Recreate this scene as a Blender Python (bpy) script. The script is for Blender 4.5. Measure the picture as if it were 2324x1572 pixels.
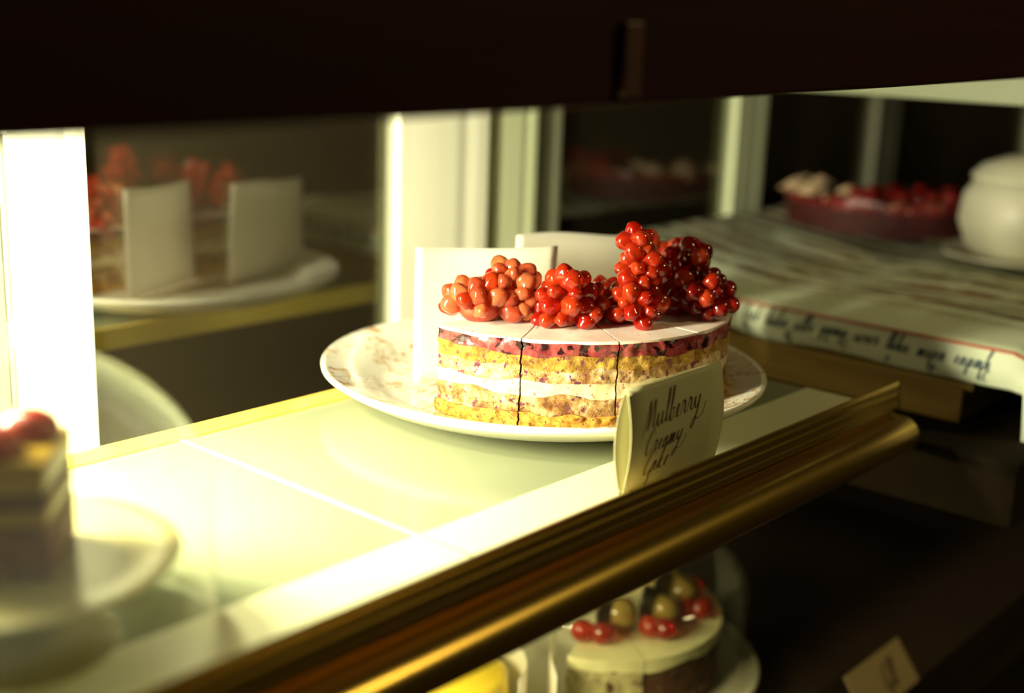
import bpy, bmesh, math, random
from mathutils import Vector, Matrix, Quaternion, noise

# ------------------------------------------------------------------ scene, camera, light
scene = bpy.context.scene
for o in list(bpy.data.objects):
    bpy.data.objects.remove(o)
COL = scene.collection
random.seed(7)

CAM_H = 0.2333
PITCH, ROLL, YAW = math.radians(14.3147), math.radians(2.1096), math.radians(40.932)
cam_d = bpy.data.cameras.new('camera')
cam_d.sensor_width = 36.0
cam_d.lens = 36.0 * 2909.05 / 2324.0
cam_d.clip_start = 0.01
cam_d.dof.use_dof = True
cam_d.dof.focus_distance = 0.720
cam_d.dof.aperture_fstop = 2.8
cam = bpy.data.objects.new('camera', cam_d)
COL.objects.link(cam)
scene.camera = cam
# world X runs along the shelf rail, Y into the case, Z up; shelf top is z = 0
right_h = Vector((math.sin(YAW), -math.cos(YAW), 0))
fwd_h = Vector((math.cos(YAW), math.sin(YAW), 0))
fwd = fwd_h * math.cos(PITCH) + Vector((0, 0, -math.sin(PITCH)))
up0 = fwd_h * math.sin(PITCH) + Vector((0, 0, math.cos(PITCH)))
c_, s_ = math.cos(ROLL), math.sin(ROLL)
right = right_h * c_ + up0 * s_
up = up0 * c_ - right_h * s_
R3 = Matrix((right, up, -fwd)).transposed()
cam.matrix_world = Matrix.Translation((0, 0, CAM_H)) @ R3.to_4x4()

world = bpy.data.worlds.new('dim_shop')
scene.world = world
world.use_nodes = True
bg = world.node_tree.nodes['Background']
bg.inputs['Color'].default_value = (0.55, 0.36, 0.16, 1)
bg.inputs['Strength'].default_value = 0.05

scene.view_settings.view_transform = 'Standard'
scene.view_settings.look = 'None'
scene.view_settings.gamma = 1.0
scene.view_settings.use_curve_mapping = False
scene.view_settings.exposure = 0.0

LAMP_COL = (1.0, 0.94, 0.64)
LAMP_W = 17.0            # case lamp under the upper shelf
LOW_W = 3.0             # case lamp under the cake shelf
ROOM_W = 7.0           # unseen pendant added for the brass rail highlight


def area_light(name, loc, size, size_y, power, color, target, parent=None):
    d = bpy.data.lights.new(name, 'AREA')
    d.shape = 'RECTANGLE'
    d.size, d.size_y, d.energy, d.color = size, size_y, power, color
    o = bpy.data.objects.new(name, d)
    COL.objects.link(o)
    v = Vector(target) - Vector(loc)
    o.rotation_euler = v.to_track_quat('-Z', 'Y').to_euler()
    o.location = loc
    if parent is not None:
        o.parent = parent
        o.location = Vector(loc) - parent.location
    return o


# ------------------------------------------------------------------ helpers
def tag(o, label=None, cat=None, group=None, kind=None):
    if label: o['label'] = label
    if cat: o['category'] = cat
    if group: o['group'] = group
    if kind: o['kind'] = kind
    return o


def thing(name, label, cat, loc=(0, 0, 0), group=None, rotz=0.0):
    o = bpy.data.objects.new(name, None)
    COL.objects.link(o)
    o.empty_display_size = 0.02
    o.location = loc
    o.rotation_euler = (0, 0, rotz)
    return tag(o, label, cat, group)


class MB:
    """collects vertices and faces for ONE mesh object"""
    def __init__(self):
        self.v, self.f = [], []

    def add(self, vs, fs):
        n = len(self.v)
        self.v += [tuple(p) for p in vs]
        self.f += [tuple(i + n for i in q) for q in fs]
        return self

    def box(self, x0, x1, y0, y1, z0, z1):
        vs = [(x, y, z) for z in (z0, z1) for y in (y0, y1) for x in (x0, x1)]
        return self.add(vs, [(0, 2, 3, 1), (4, 5, 7, 6), (0, 1, 5, 4), (2, 6, 7, 3), (0, 4, 6, 2), (1, 3, 7, 5)])

    def lathe(self, prof, n=64, cx=0, cy=0, close=True):
        m = len(prof)
        vs = []
        for i in range(n):
            a = 2 * math.pi * i / n
            for r, z in prof:
                vs.append((cx + r * math.cos(a), cy + r * math.sin(a), z))
        fs = []
        mm = m if close else m - 1
        for i in range(n):
            j = (i + 1) % n
            for k in range(mm):
                l = (k + 1) % m
                fs.append((i * m + k, j * m + k, j * m + l, i * m + l))
        return self.add(vs, fs)

    def extrude_x(self, prof, x0, x1, nx=1):
        """closed (y, z) profile pulled along X"""
        m = len(prof)
        vs = []
        for i in range(nx + 1):
            x = x0 + (x1 - x0) * i / nx
            vs += [(x, y, z) for y, z in prof]
        fs = []
        for i in range(nx):
            for k in range(m):
                l = (k + 1) % m
                fs.append((i * m + k, (i + 1) * m + k, (i + 1) * m + l, i * m + l))
        fs.append(tuple(range(m)))
        fs.append(tuple(nx * m + k for k in reversed(range(m))))
        return self.add(vs, fs)

    def grid(self, fn, nu, nv):
        vs = [fn(i / nu, j / nv) for j in range(nv + 1) for i in range(nu + 1)]
        fs = [(j * (nu + 1) + i, j * (nu + 1) + i + 1, (j + 1) * (nu + 1) + i + 1, (j + 1) * (nu + 1) + i)
              for j in range(nv) for i in range(nu)]
        return self.add(vs, fs)

    def tube(self, pts, rad, n=10):
        """swept tube; rad is a number or a list"""
        pts = [Vector(p) for p in pts]
        rs = rad if isinstance(rad, (list, tuple)) else [rad] * len(pts)
        vs, fs = [], []
        ref = Vector((0.3, 0.2, 0.93))
        for i, p in enumerate(pts):
            t = (pts[min(i + 1, len(pts) - 1)] - pts[max(i - 1, 0)]).normalized()
            a = t.cross(ref).normalized()
            b = t.cross(a).normalized()
            for k in range(n):
                w = 2 * math.pi * k / n
                vs.append(p + (a * math.cos(w) + b * math.sin(w)) * rs[i])
        for i in range(len(pts) - 1):
            for k in range(n):
                l = (k + 1) % n
                fs.append((i * n + k, i * n + l, (i + 1) * n + l, (i + 1) * n + k))
        fs.append(tuple(range(n)))
        fs.append(tuple((len(pts) - 1) * n + k for k in reversed(range(n))))
        return self.add(vs, fs)

    def mesh(self, name, mat, smooth=True, merge=True, angle=40, bevel=0.0):
        me = bpy.data.meshes.new(name)
        bm = bmesh.new()
        vv = [bm.verts.new(p) for p in self.v]
        for q in self.f:
            try:
                bm.faces.new([vv[i] for i in q])
            except ValueError:
                pass
        if merge:
            bmesh.ops.remove_doubles(bm, verts=bm.verts, dist=1e-6)
        if bevel > 0:
            bmesh.ops.bevel(bm, geom=list(bm.edges), offset=bevel, segments=2, affect='EDGES', profile=0.5)
        bmesh.ops.recalc_face_normals(bm, faces=bm.faces)
        for f in bm.faces:
            f.smooth = smooth
        if smooth:
            for e in bm.edges:
                if len(e.link_faces) == 2 and e.calc_face_angle(0) > math.radians(angle):
                    e.smooth = False
        bm.to_mesh(me)
        bm.free()
        me.materials.append(mat)
        return me

    def build(self, name, mat, parent=None, loc=None, **kw):
        me = self.mesh(name, mat, **kw)
        return put(name, me, parent, loc)


def put(name, me, parent=None, loc=None, rot=None, scale=None):
    o = bpy.data.objects.new(name, me)
    COL.objects.link(o)
    if parent is not None: o.parent = parent
    if loc is not None: o.location = loc
    if rot is not None: o.rotation_euler = rot
    if scale is not None: o.scale = scale
    return o


# ------------------------------------------------------------------ materials
def new_mat(name):
    m = bpy.data.materials.new(name)
    m.use_nodes = True
    nt = m.node_tree
    nt.nodes.clear()
    out = nt.nodes.new('ShaderNodeOutputMaterial')
    return m, nt, out


def principled(nt, out, **kw):
    b = nt.nodes.new('ShaderNodeBsdfPrincipled')
    for k, v in kw.items():
        b.inputs[k.replace('_', ' ')].default_value = v
    nt.links.new(b.outputs[0], out.inputs['Surface'])
    return b


def coords(nt, space='Object', scale=(1, 1, 1)):
    t = nt.nodes.new('ShaderNodeTexCoord')
    mp = nt.nodes.new('ShaderNodeMapping')
    mp.inputs['Scale'].default_value = scale
    nt.links.new(t.outputs[space], mp.inputs['Vector'])
    return mp.outputs['Vector']


def noise_tex(nt, vec, scale, detail=4, rough=0.55, distortion=0.0):
    n = nt.nodes.new('ShaderNodeTexNoise')
    n.inputs['Scale'].default_value = scale
    n.inputs['Detail'].default_value = detail
    n.inputs['Roughness'].default_value = rough
    n.inputs['Distortion'].default_value = distortion
    nt.links.new(vec, n.inputs['Vector'])
    return n.outputs['Fac']


def ramp(nt, fac, stops, interp='LINEAR'):
    r = nt.nodes.new('ShaderNodeValToRGB')
    r.color_ramp.interpolation = interp
    el = r.color_ramp.elements
    while len(el) < len(stops):
        el.new(0.5)
    for e, (p, c) in zip(el, stops):
        e.position = p
        e.color = (*c, 1) if len(c) == 3 else c
    nt.links.new(fac, r.inputs['Fac'])
    return r.outputs['Color']


def mix(nt, fac, a, b):
    n = nt.nodes.new('ShaderNodeMix')
    n.data_type = 'RGBA'
    for s, v in (('Factor', fac), ('A', a), ('B', b)):
        i = [q for q in n.inputs if q.name == s and (q.type == 'RGBA' or s == 'Factor')][0]
        if s == 'Factor':
            i = n.inputs[0]
        if hasattr(v, 'node'):
            nt.links.new(v, i)
        elif isinstance(v, (int, float)):
            i.default_value = v
        else:
            i.default_value = (*v, 1)
    return [q for q in n.outputs if q.type == 'RGBA'][0]


def bump(nt, b, fac, strength=0.3, dist=0.001):
    n = nt.nodes.new('ShaderNodeBump')
    n.inputs['Strength'].default_value = strength
    n.inputs['Distance'].default_value = dist
    nt.links.new(fac, n.inputs['Height'])
    nt.links.new(n.outputs['Normal'], b.inputs['Normal'])


def simple(name, c0, c1=None, scale=40, rough=0.5, metal=0.0, spec=0.5, coat=0.0, bmp=0.0, stretch=(1, 1, 1), bd=0.0006):
    m, nt, out = new_mat(name)
    b = principled(nt, out, Roughness=rough, Metallic=metal, Coat_Weight=coat)
    b.inputs['Specular IOR Level'].default_value = spec
    v = coords(nt, 'Object', stretch)
    f = noise_tex(nt, v, scale)
    col = ramp(nt, f, [(0.3, c0), (0.7, c1 or c0)])
    nt.links.new(col, b.inputs['Base Color'])
    if bmp: bump(nt, b, f, bmp, bd)
    return m


def speckled(name, base_a, base_b, speck, scale=160, speck_scale=420, thr=0.62, rough=0.7, bmp=0.6, spec=0.3):
    m, nt, out = new_mat(name)
    b = principled(nt, out, Roughness=rough)
    b.inputs['Specular IOR Level'].default_value = spec
    v = coords(nt)
    f = noise_tex(nt, v, scale, 6, 0.65)
    col = ramp(nt, f, [(0.36, base_a), (0.62, base_b)])
    s = noise_tex(nt, v, speck_scale, 2, 0.5)
    mask = ramp(nt, s, [(thr, (0, 0, 0)), (thr + 0.04, (1, 1, 1))])
    col = mix(nt, mask, col, speck)
    nt.links.new(col, b.inputs['Base Color'])
    bump(nt, b, f, bmp, 0.0012)
    return m


def marbled(name, c0, c1, c2, speck):
    m, nt, out = new_mat(name)
    b = principled(nt, out, Roughness=0.75)
    b.inputs['Specular IOR Level'].default_value = 0.25
    v = coords(nt)
    f = noise_tex(nt, v, 95, 8, 0.72)
    col = ramp(nt, f, [(0.40, c0), (0.50, c1), (0.62, c2)])
    sm = ramp(nt, noise_tex(nt, v, 230, 3, 0.6), [(0.56, (0, 0, 0)), (0.63, (1, 1, 1))])
    col = mix(nt, sm, col, speck)
    nt.links.new(col, b.inputs['Base Color'])
    bump(nt, b, noise_tex(nt, v, 380, 5, 0.7), 0.8, 0.0014)
    return m


def thin_glass(name, tint=(0.9, 0.92, 0.85), ior=1.5, haze=0.0, rough=0.0, haze_col=(0.95, 0.95, 0.85)):
    m, nt, out = new_mat(name)
    tr = nt.nodes.new('ShaderNodeBsdfTransparent')
    tr.inputs['Color'].default_value = (*tint, 1)
    gl = nt.nodes.new('ShaderNodeBsdfGlossy')
    gl.inputs['Roughness'].default_value = rough
    lw_ = nt.nodes.new('ShaderNodeLayerWeight')
    lw_.inputs['Blend'].default_value = 0.5
    pw = nt.nodes.new('ShaderNodeMath'); pw.operation = 'POWER'
    pw.inputs[1].default_value = 5.0
    nt.links.new(lw_.outputs['Facing'], pw.inputs[0])
    r0 = ((ior - 1) / (ior + 1)) ** 2
    fr = nt.nodes.new('ShaderNodeMath'); fr.operation = 'MULTIPLY_ADD'
    fr.inputs[1].default_value = 1 - r0
    fr.inputs[2].default_value = r0
    nt.links.new(pw.outputs[0], fr.inputs[0])
    mx = nt.nodes.new('ShaderNodeMixShader')
    nt.links.new(fr.outputs[0], mx.inputs[0])
    nt.links.new(tr.outputs[0], mx.inputs[1])
    nt.links.new(gl.outputs[0], mx.inputs[2])
    last = mx
    if haze:
        df = nt.nodes.new('ShaderNodeBsdfDiffuse')
        df.inputs['Color'].default_value = (*haze_col, 1)
        tl = nt.nodes.new('ShaderNodeBsdfTranslucent')
        tl.inputs['Color'].default_value = (*haze_col, 1)
        ad = nt.nodes.new('ShaderNodeMixShader')
        ad.inputs[0].default_value = 0.5
        nt.links.new(df.outputs[0], ad.inputs[1])
        nt.links.new(tl.outputs[0], ad.inputs[2])
        m2 = nt.nodes.new('ShaderNodeMixShader')
        m2.inputs[0].default_value = haze
        nt.links.new(mx.outputs[0], m2.inputs[1])
        nt.links.new(ad.outputs[0], m2.inputs[2])
        last = m2
    nt.links.new(last.outputs[0], out.inputs['Surface'])
    return m


def emissive(name, col, strength):
    m, nt, out = new_mat(name)
    e = nt.nodes.new('ShaderNodeEmission')
    e.inputs['Color'].default_value = (*col, 1)
    e.inputs['Strength'].default_value = strength
    nt.links.new(e.outputs[0], out.inputs['Surface'])
    return m


def paper_mat(name, c0, c1, trans=0.35):
    m, nt, out = new_mat(name)
    b = principled(nt, out, Roughness=0.6)
    v = coords(nt)
    f = noise_tex(nt, v, 30, 3)
    col = ramp(nt, f, [(0.3, c0), (0.7, c1)])
    nt.links.new(col, b.inputs['Base Color'])
    tl = nt.nodes.new('ShaderNodeBsdfTranslucent')
    nt.links.new(col, tl.inputs['Color'])
    mx = nt.nodes.new('ShaderNodeMixShader')
    mx.inputs[0].default_value = trans
    nt.links.new(b.outputs[0], mx.inputs[1])
    nt.links.new(tl.outputs[0], mx.inputs[2])
    nt.links.new(mx.outputs[0], out.inputs['Surface'])
    return m


def aril_mat(name, ca, cb):
    m, nt, out = new_mat(name)
    b = principled(nt, out, Roughness=0.10, Coat_Weight=0.6, Coat_Roughness=0.04)
    b.inputs['Transmission Weight'].default_value = 0.70
    b.inputs['IOR'].default_value = 1.38
    b.inputs['Subsurface Weight'].default_value = 0.35
    b.inputs['Subsurface Radius'].default_value = (1.0, 0.22, 0.06)
    b.inputs['Subsurface Scale'].default_value = 0.005
    oi = nt.nodes.new('ShaderNodeObjectInfo')
    col = ramp(nt, oi.outputs['Random'], [(0.0, ca), (1.0, cb)])
    nt.links.new(col, b.inputs['Base Color'])
    return m


def plate_mat(name, ground, ink):
    m, nt, out = new_mat(name)
    b = principled(nt, out, Roughness=0.12, Coat_Weight=0.5, Coat_Roughness=0.05)
    v = coords(nt)
    # printed scrolls: thin bands of a warped noise, kept to patches and to the upper side of the plate
    f = noise_tex(nt, v, 42, 3, 0.6, 1.6)
    line = ramp(nt, f, [(0.455, (0, 0, 0)), (0.485, (1, 1, 1)), (0.515, (1, 1, 1)), (0.545, (0, 0, 0))])
    g = noise_tex(nt, v, 26, 2)
    patch = ramp(nt, g, [(0.50, (0, 0, 0)), (0.60, (1, 1, 1))])
    blot = ramp(nt, noise_tex(nt, v, 60, 3, 0.6), [(0.60, (0, 0, 0)), (0.66, (1, 1, 1))])
    a = mix(nt, patch, (0, 0, 0), line)
    a2 = mix(nt, blot, a, (1, 1, 1))
    geo = nt.nodes.new('ShaderNodeNewGeometry')
    sx = nt.nodes.new('ShaderNodeSeparateXYZ')
    nt.links.new(geo.outputs['Normal'], sx.inputs[0])
    upm = ramp(nt, sx.outputs['Z'], [(0.75, (0, 0, 0)), (0.85, (1, 1, 1))])
    a3 = mix(nt, upm, (0, 0, 0), a2)
    col = mix(nt, a3, ground, ink)
    nt.links.new(col, b.inputs['Base Color'])
    return m


def cloth_mat(name):
    m, nt, out = new_mat(name)
    b = principled(nt, out, Roughness=0.85)
    b.inputs['Specular IOR Level'].default_value = 0.2
    v = coords(nt)
    base = ramp(nt, noise_tex(nt, v, 14, 4), [(0.3, (0.50, 0.55, 0.38)), (0.7, (0.60, 0.64, 0.46))])
    # rows of faded print running front to back over the top
    w = nt.nodes.new('ShaderNodeTexWave')
    w.wave_type = 'BANDS'
    w.bands_direction = 'X'
    w.inputs['Scale'].default_value = 9.0
    w.inputs['Distortion'].default_value = 1.2
    w.inputs['Detail'].default_value = 3
    w.inputs['Detail Scale'].default_value = 3
    nt.links.new(v, w.inputs['Vector'])
    row = ramp(nt, w.outputs['Fac'], [(0.30, (0, 0, 0)), (0.55, (1, 1, 1))])
    words = ramp(nt, noise_tex(nt, coords(nt, 'Object', (1, 0.5, 1)), 60, 3), [(0.34, (0, 0, 0)), (0.50, (1, 1, 1))])
    k = mix(nt, row, (0, 0, 0), words)
    sx = nt.nodes.new('ShaderNodeSeparateXYZ')
    nt.links.new(v, sx.inputs[0])
    inner = ramp(nt, sx.outputs['X'], [(0.045, (0, 0, 0)), (0.075, (1, 1, 1))])
    k2 = mix(nt, inner, (0, 0, 0), k)
    brown = ramp(nt, noise_tex(nt, v, 7, 2), [(0.4, (0.13, 0.10, 0.05)), (0.6, (0.22, 0.10, 0.05))])
    col = mix(nt, k2, base, brown)
    nt.links.new(col, b.inputs['Base Color'])
    return m


def wood_mat(name, c0, c1, rough=0.45, stretch=(3, 40, 40), scale=3):
    return simple(name, c0, c1, scale, rough, stretch=stretch, bmp=0.15)


M = {
    'shelf': simple('milky_glass', (0.215, 0.238, 0.142), (0.24, 0.263, 0.16), 8, 0.15, spec=0.3),
    'front_band': simple('pale_band', (0.58, 0.58, 0.38), (0.62, 0.62, 0.42), 8, 0.4, spec=0.3),
    'shelf_edge': simple('glass_edge', (0.36, 0.39, 0.26), (0.40, 0.43, 0.30), 30, 0.2),
    'brass': simple('brass', (0.41, 0.262, 0.048), (0.49, 0.32, 0.065), 30, 0.27, metal=0.9, stretch=(0.15, 3, 3)),
    'brass_back': simple('bright_brass', (0.80, 0.62, 0.10), (0.88, 0.70, 0.14), 30, 0.3, metal=0.4),
    'mahogany': simple('dark_mahogany', (0.016, 0.0015, 0.002), (0.024, 0.003, 0.003), 3, 0.6, spec=0.12, stretch=(3, 40, 40)),
    'bracket': wood_mat('reddish_reflection', (0.05, 0.014, 0.006), (0.07, 0.02, 0.009)),  # colour of a faint reddish reflection in the fascia
    'alu': simple('cream_aluminium', (0.86, 0.86, 0.68), (0.92, 0.92, 0.74), 6, 0.35, stretch=(8, 8, 0.5)),
    'alu_green': simple('pale_green_aluminium', (0.70, 0.76, 0.48), (0.76, 0.82, 0.54), 6, 0.35, stretch=(8, 8, 0.5)),
    'gasket': simple('grey_gasket', (0.20, 0.20, 0.13), (0.26, 0.25, 0.17), 10, 0.6),
    'door_glass': thin_glass('door_glass', (0.55, 0.56, 0.45), 3.0, haze=0.035, haze_col=(0.62, 0.50, 0.30)),
    'dome_glass': thin_glass('dome_glass', (0.96, 0.97, 0.92), 1.42, haze=0.018),
    'cover_glass': thin_glass('cover_glass', (0.93, 0.95, 0.88), 1.5, haze=0.015),
    'plate': plate_mat('transfer_printed_porcelain', (0.80, 0.77, 0.62), (0.50, 0.30, 0.14)),
    'plain_plate': simple('cream_porcelain', (0.80, 0.76, 0.55), (0.84, 0.80, 0.60), 6, 0.15, coat=0.4),
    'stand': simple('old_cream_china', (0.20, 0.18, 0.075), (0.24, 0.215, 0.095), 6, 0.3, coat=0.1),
    'white_china': simple('white_china', (0.56, 0.54, 0.40), (0.62, 0.60, 0.46), 6, 0.45),
    'crust': speckled('biscuit_crumb', (0.22, 0.08, 0.008), (0.52, 0.28, 0.035), (0.10, 0.035, 0.01), 240, 520, 0.62),
    'sponge': marbled('speckled_sponge', (0.13, 0.05, 0.012), (0.30, 0.16, 0.045), (0.52, 0.40, 0.20), (0.10, 0.025, 0.045)),
    'cream': speckled('vanilla_cream', (0.50, 0.40, 0.21), (0.62, 0.54, 0.34), (0.28, 0.13, 0.09), 90, 260, 0.64, 0.5, 0.25),
    'sponge_pale': marbled('pale_sponge', (0.20, 0.09, 0.022), (0.38, 0.24, 0.09), (0.56, 0.46, 0.27), (0.11, 0.025, 0.05)),
    'sponge_gold': marbled('golden_sponge', (0.15, 0.07, 0.008), (0.31, 0.17, 0.022), (0.42, 0.26, 0.05), (0.13, 0.035, 0.04)),
    'berry': speckled('mulberry_jelly', (0.06, 0.005, 0.008), (0.31, 0.05, 0.050), (0.02, 0.003, 0.005), 90, 170, 0.55, 0.22, 0.6, 0.7),
    'frost': speckled('pink_icing', (0.74, 0.54, 0.46), (0.84, 0.76, 0.66), (0.35, 0.04, 0.07), 34, 230, 0.68, 0.35, 0.12, 0.5),
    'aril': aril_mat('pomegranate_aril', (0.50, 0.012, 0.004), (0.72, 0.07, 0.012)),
    'aril_lit': aril_mat('lit_pomegranate_aril', (0.66, 0.08, 0.03), (0.80, 0.26, 0.09)),  # paler aril copy, strong lamp light on the left cluster put into the colour
    'aril_shaded': aril_mat('shaded_pomegranate_aril', (0.24, 0.005, 0.003), (0.50, 0.02, 0.008)),  # darker aril copy, shade of the right side put into the colour
    'membrane': simple('aril_membrane', (0.30, 0.015, 0.006), (0.50, 0.06, 0.02), 120, 0.4),
    'parchment': paper_mat('parchment', (0.88, 0.85, 0.72), (0.94, 0.91, 0.79), 0.45),
    'card_shaded': paper_mat('shaded_card_stock', (0.34, 0.25, 0.11), (0.38, 0.28, 0.13), 0.02),  # same cream card, with the lower shelf's shade put into its colour
    'card': paper_mat('card_stock', (0.42, 0.395, 0.205), (0.45, 0.425, 0.225), 0.03),
    'ink': simple('brown_ink', (0.05, 0.022, 0.012), (0.08, 0.035, 0.018), 50, 0.7),
    'blue_ink': simple('blue_black_ink', (0.025, 0.045, 0.055), (0.04, 0.06, 0.07), 50, 0.7),
    'red_thread': simple('red_piping', (0.36, 0.05, 0.02), (0.44, 0.08, 0.03), 60, 0.7),
    'cloth': cloth_mat('printed_cloth'),
    'oak': simple('olive_brown_wood', (0.075, 0.046, 0.008), (0.105, 0.066, 0.013), 3, 0.75, spec=0.12, stretch=(40, 3, 40), bmp=0.15),
    'oak_dark': wood_mat('dark_brown_wood', (0.060, 0.035, 0.015), (0.090, 0.052, 0.02), 0.5, (40, 3, 40)),
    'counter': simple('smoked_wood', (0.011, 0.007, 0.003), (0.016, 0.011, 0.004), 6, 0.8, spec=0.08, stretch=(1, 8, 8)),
    'dark': simple('dark_panel', (0.022, 0.012, 0.007), (0.035, 0.018, 0.010), 5, 0.6),
    'dark_wall': simple('dark_plaster', (0.050, 0.032, 0.016), (0.085, 0.058, 0.030), 3, 0.9),
    'floor': simple('dark_floor', (0.05, 0.03, 0.015), (0.08, 0.05, 0.025), 4, 0.6),
    'pale_panel': simple('pale_green_panel', (0.15, 0.17, 0.085), (0.19, 0.21, 0.11), 5, 0.5),
    'housing': simple('white_enamel', (0.75, 0.74, 0.66), (0.8, 0.79, 0.7), 8, 0.4),
    'tube_on': emissive('lit_diffuser', LAMP_COL, 12.0),
    'tube_low': emissive('lit_lower_diffuser', LAMP_COL, 5.0),
    'bulb': emissive('warm_bulb', (1.0, 0.72, 0.36), 20.0),
    'tart_red': speckled('red_tart_glaze', (0.06, 0.004, 0.006), (0.18, 0.020, 0.018), (0.42, 0.27, 0.16), 60, 90, 0.60, 0.3, 0.5),
    'tart_side': speckled('dark_red_sponge', (0.025, 0.003, 0.003), (0.055, 0.007, 0.006), (0.09, 0.02, 0.015), 60, 200, 0.6),
    'whip': speckled('whipped_cream', (0.42, 0.30, 0.18), (0.55, 0.42, 0.26), (0.4, 0.12, 0.08), 40, 90, 0.63, 0.5, 0.4),
    'choc': simple('dark_chocolate', (0.016, 0.008, 0.006), (0.03, 0.014, 0.01), 60, 0.3),
    'choc_sponge': speckled('chocolate_sponge', (0.06, 0.022, 0.012), (0.13, 0.05, 0.025), (0.5, 0.36, 0.16), 120, 260, 0.66),
    'butter_icing': speckled('butter_icing', (0.80, 0.76, 0.42), (0.88, 0.84, 0.52), (0.6, 0.55, 0.3), 40, 200, 0.75, 0.5, 0.15),
    'stained_icing': speckled('smeared_icing', (0.34, 0.28, 0.14), (0.78, 0.73, 0.42), (0.12, 0.05, 0.03), 60, 110, 0.60, 0.5, 0.3),
    'lychee': simple('amber_fruit', (0.28, 0.19, 0.045), (0.36, 0.25, 0.06), 40, 0.2, coat=0.4),
    'currant': aril_mat('red_currant', (0.55, 0.02, 0.01), (0.80, 0.07, 0.02)),
    'lemon': simple('lemon_jelly', (0.85, 0.62, 0.03), (0.92, 0.72, 0.06), 30, 0.3),
    'fruit_yellow': simple('yellow_fruit', (0.26, 0.16, 0.010), (0.33, 0.21, 0.02), 30, 0.3),
    'dome_sponge': speckled('dark_fruit_sponge', (0.05, 0.010, 0.004), (0.14, 0.045, 0.010), (0.22, 0.11, 0.02), 60, 120, 0.62),
    'dome_red': simple('red_fruit', (0.22, 0.016, 0.008), (0.30, 0.035, 0.015), 60, 0.3),
}

# ------------------------------------------------------------------ the room
def struct(name, mb, mat, **kw):
    o = mb.build(name, mat, **kw)
    o['kind'] = 'structure'
    return o


struct('floor', MB().box(-3, 4, -3, 4, -1.12, -1.10), M['floor'], smooth=False)
struct('wall_back', MB().box(-3, 4, 2.2, 2.25, -1.1, 1.8), M['dark_wall'], smooth=False)
struct('wall_right', MB().box(2.6, 2.65, -3, 2.2, -1.1, 1.8), M['dark_wall'], smooth=False)
struct('ceiling', MB().box(-3, 4, -3, 4, 1.8, 1.82), M['dark_wall'], smooth=False)


# sliding doors at the back of the case: glass panes between cream stiles
DY = 0.70
def sliding_door(n, x0, x1, stiles, y, flute=6):
    e = bpy.data.objects.new('door_%d' % n, None)
    COL.objects.link(e)
    e.location = (x0, y, -0.62)
    e['kind'] = 'structure'
    z1 = 0.95
    MB().box(0, x1 - x0, 0.004, 0.009, 0.02, z1).build('glass_pane', M['door_glass'], e, smooth=False)
    for sx0, sx1, mat, dy in stiles:
        w = sx1 - sx0
        # extruded profile with shallow flutes
        prof = []
        for k in range(9):
            t = k / 8
            prof.append((sx0 - x0 + w * t, -0.004 + dy + (0.0010 if k == flute else 0.0)))
        prof += [(sx1 - x0, 0.016 + dy), (sx0 - x0, 0.016 + dy)]
        mb = MB()
        m = len(prof)
        vs = [(px, py, 0) for px, py in prof] + [(px, py, z1) for px, py in prof]
        fs = [(k, (k + 1) % m, m + (k + 1) % m, m + k) for k in range(m)]
        fs += [tuple(range(m)), tuple(m + k for k in reversed(range(m)))]
        mb.add(vs, fs).build('door_stile', mat, e, smooth=False)
    MB().box(0, x1 - x0, -0.010, 0.014, 0, 0.03).build('bottom_rail', M['alu'], e, smooth=False, bevel=0.002)
    return e


sliding_door(1, -0.60, 0.330, [(0.300, 0.330, M['alu'], 0.0)], DY + 0.022)
sliding_door(2, 0.345, 0.765, [(0.345, 0.358, M['gasket'], 0.0), (0.358, 0.409, M['alu'], 0.0), (0.668, 0.765, M['alu'], 0.0)], DY)
sliding_door(3, 0.770, 1.215, [(0.783, 0.832, M['alu_green'], -0.006), (0.834, 0.872, M['gasket'], 0.0), (1.158, 1.215, M['alu_green'], 0.0)], DY + 0.012)
sliding_door(4, 1.22, 2.1, [(1.50, 1.56, M['gasket'], 0.0), (2.04, 2.10, M['alu_green'], 0.0)], DY + 0.022)

# ------------------------------------------------------------------ cake shelf
SHELF_X1 = 0.757
seam = 0.392
pane_l = MB().box(-0.45, seam - 0.0012, 0.3450, 0.5800, -0.006, 0.0).build('glass_shelf', M['shelf'], smooth=False, bevel=0.0008)
tag(pane_l, 'milky glass shelf panel under the glass dome, left of the seam', 'shelf', 'cake shelf panels')
pane_r = MB().box(seam + 0.0012, SHELF_X1, 0.3450, 0.5800, -0.006, 0.0).build('glass_shelf', M['shelf'], smooth=False, bevel=0.0008)
tag(pane_r, 'milky glass shelf panel under the pomegranate cake plate, right of the seam', 'shelf', 'cake shelf panels')
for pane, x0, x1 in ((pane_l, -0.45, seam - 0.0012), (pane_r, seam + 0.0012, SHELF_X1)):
    MB().box(x0, x1, 0.3460, 0.3930, 0.00005, 0.0006).build('front_strip', M['front_band'], pane, smooth=False)  # paler band along the front of each shelf panel
sp = MB().box(seam - 0.0011, seam + 0.0011, 0.3450, 0.5800, -0.005, 0.0007).build('joint_strip', M['shelf_edge'], smooth=False)
tag(sp, 'thin pale joint strip between the two glass shelf panels', 'strip')

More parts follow.
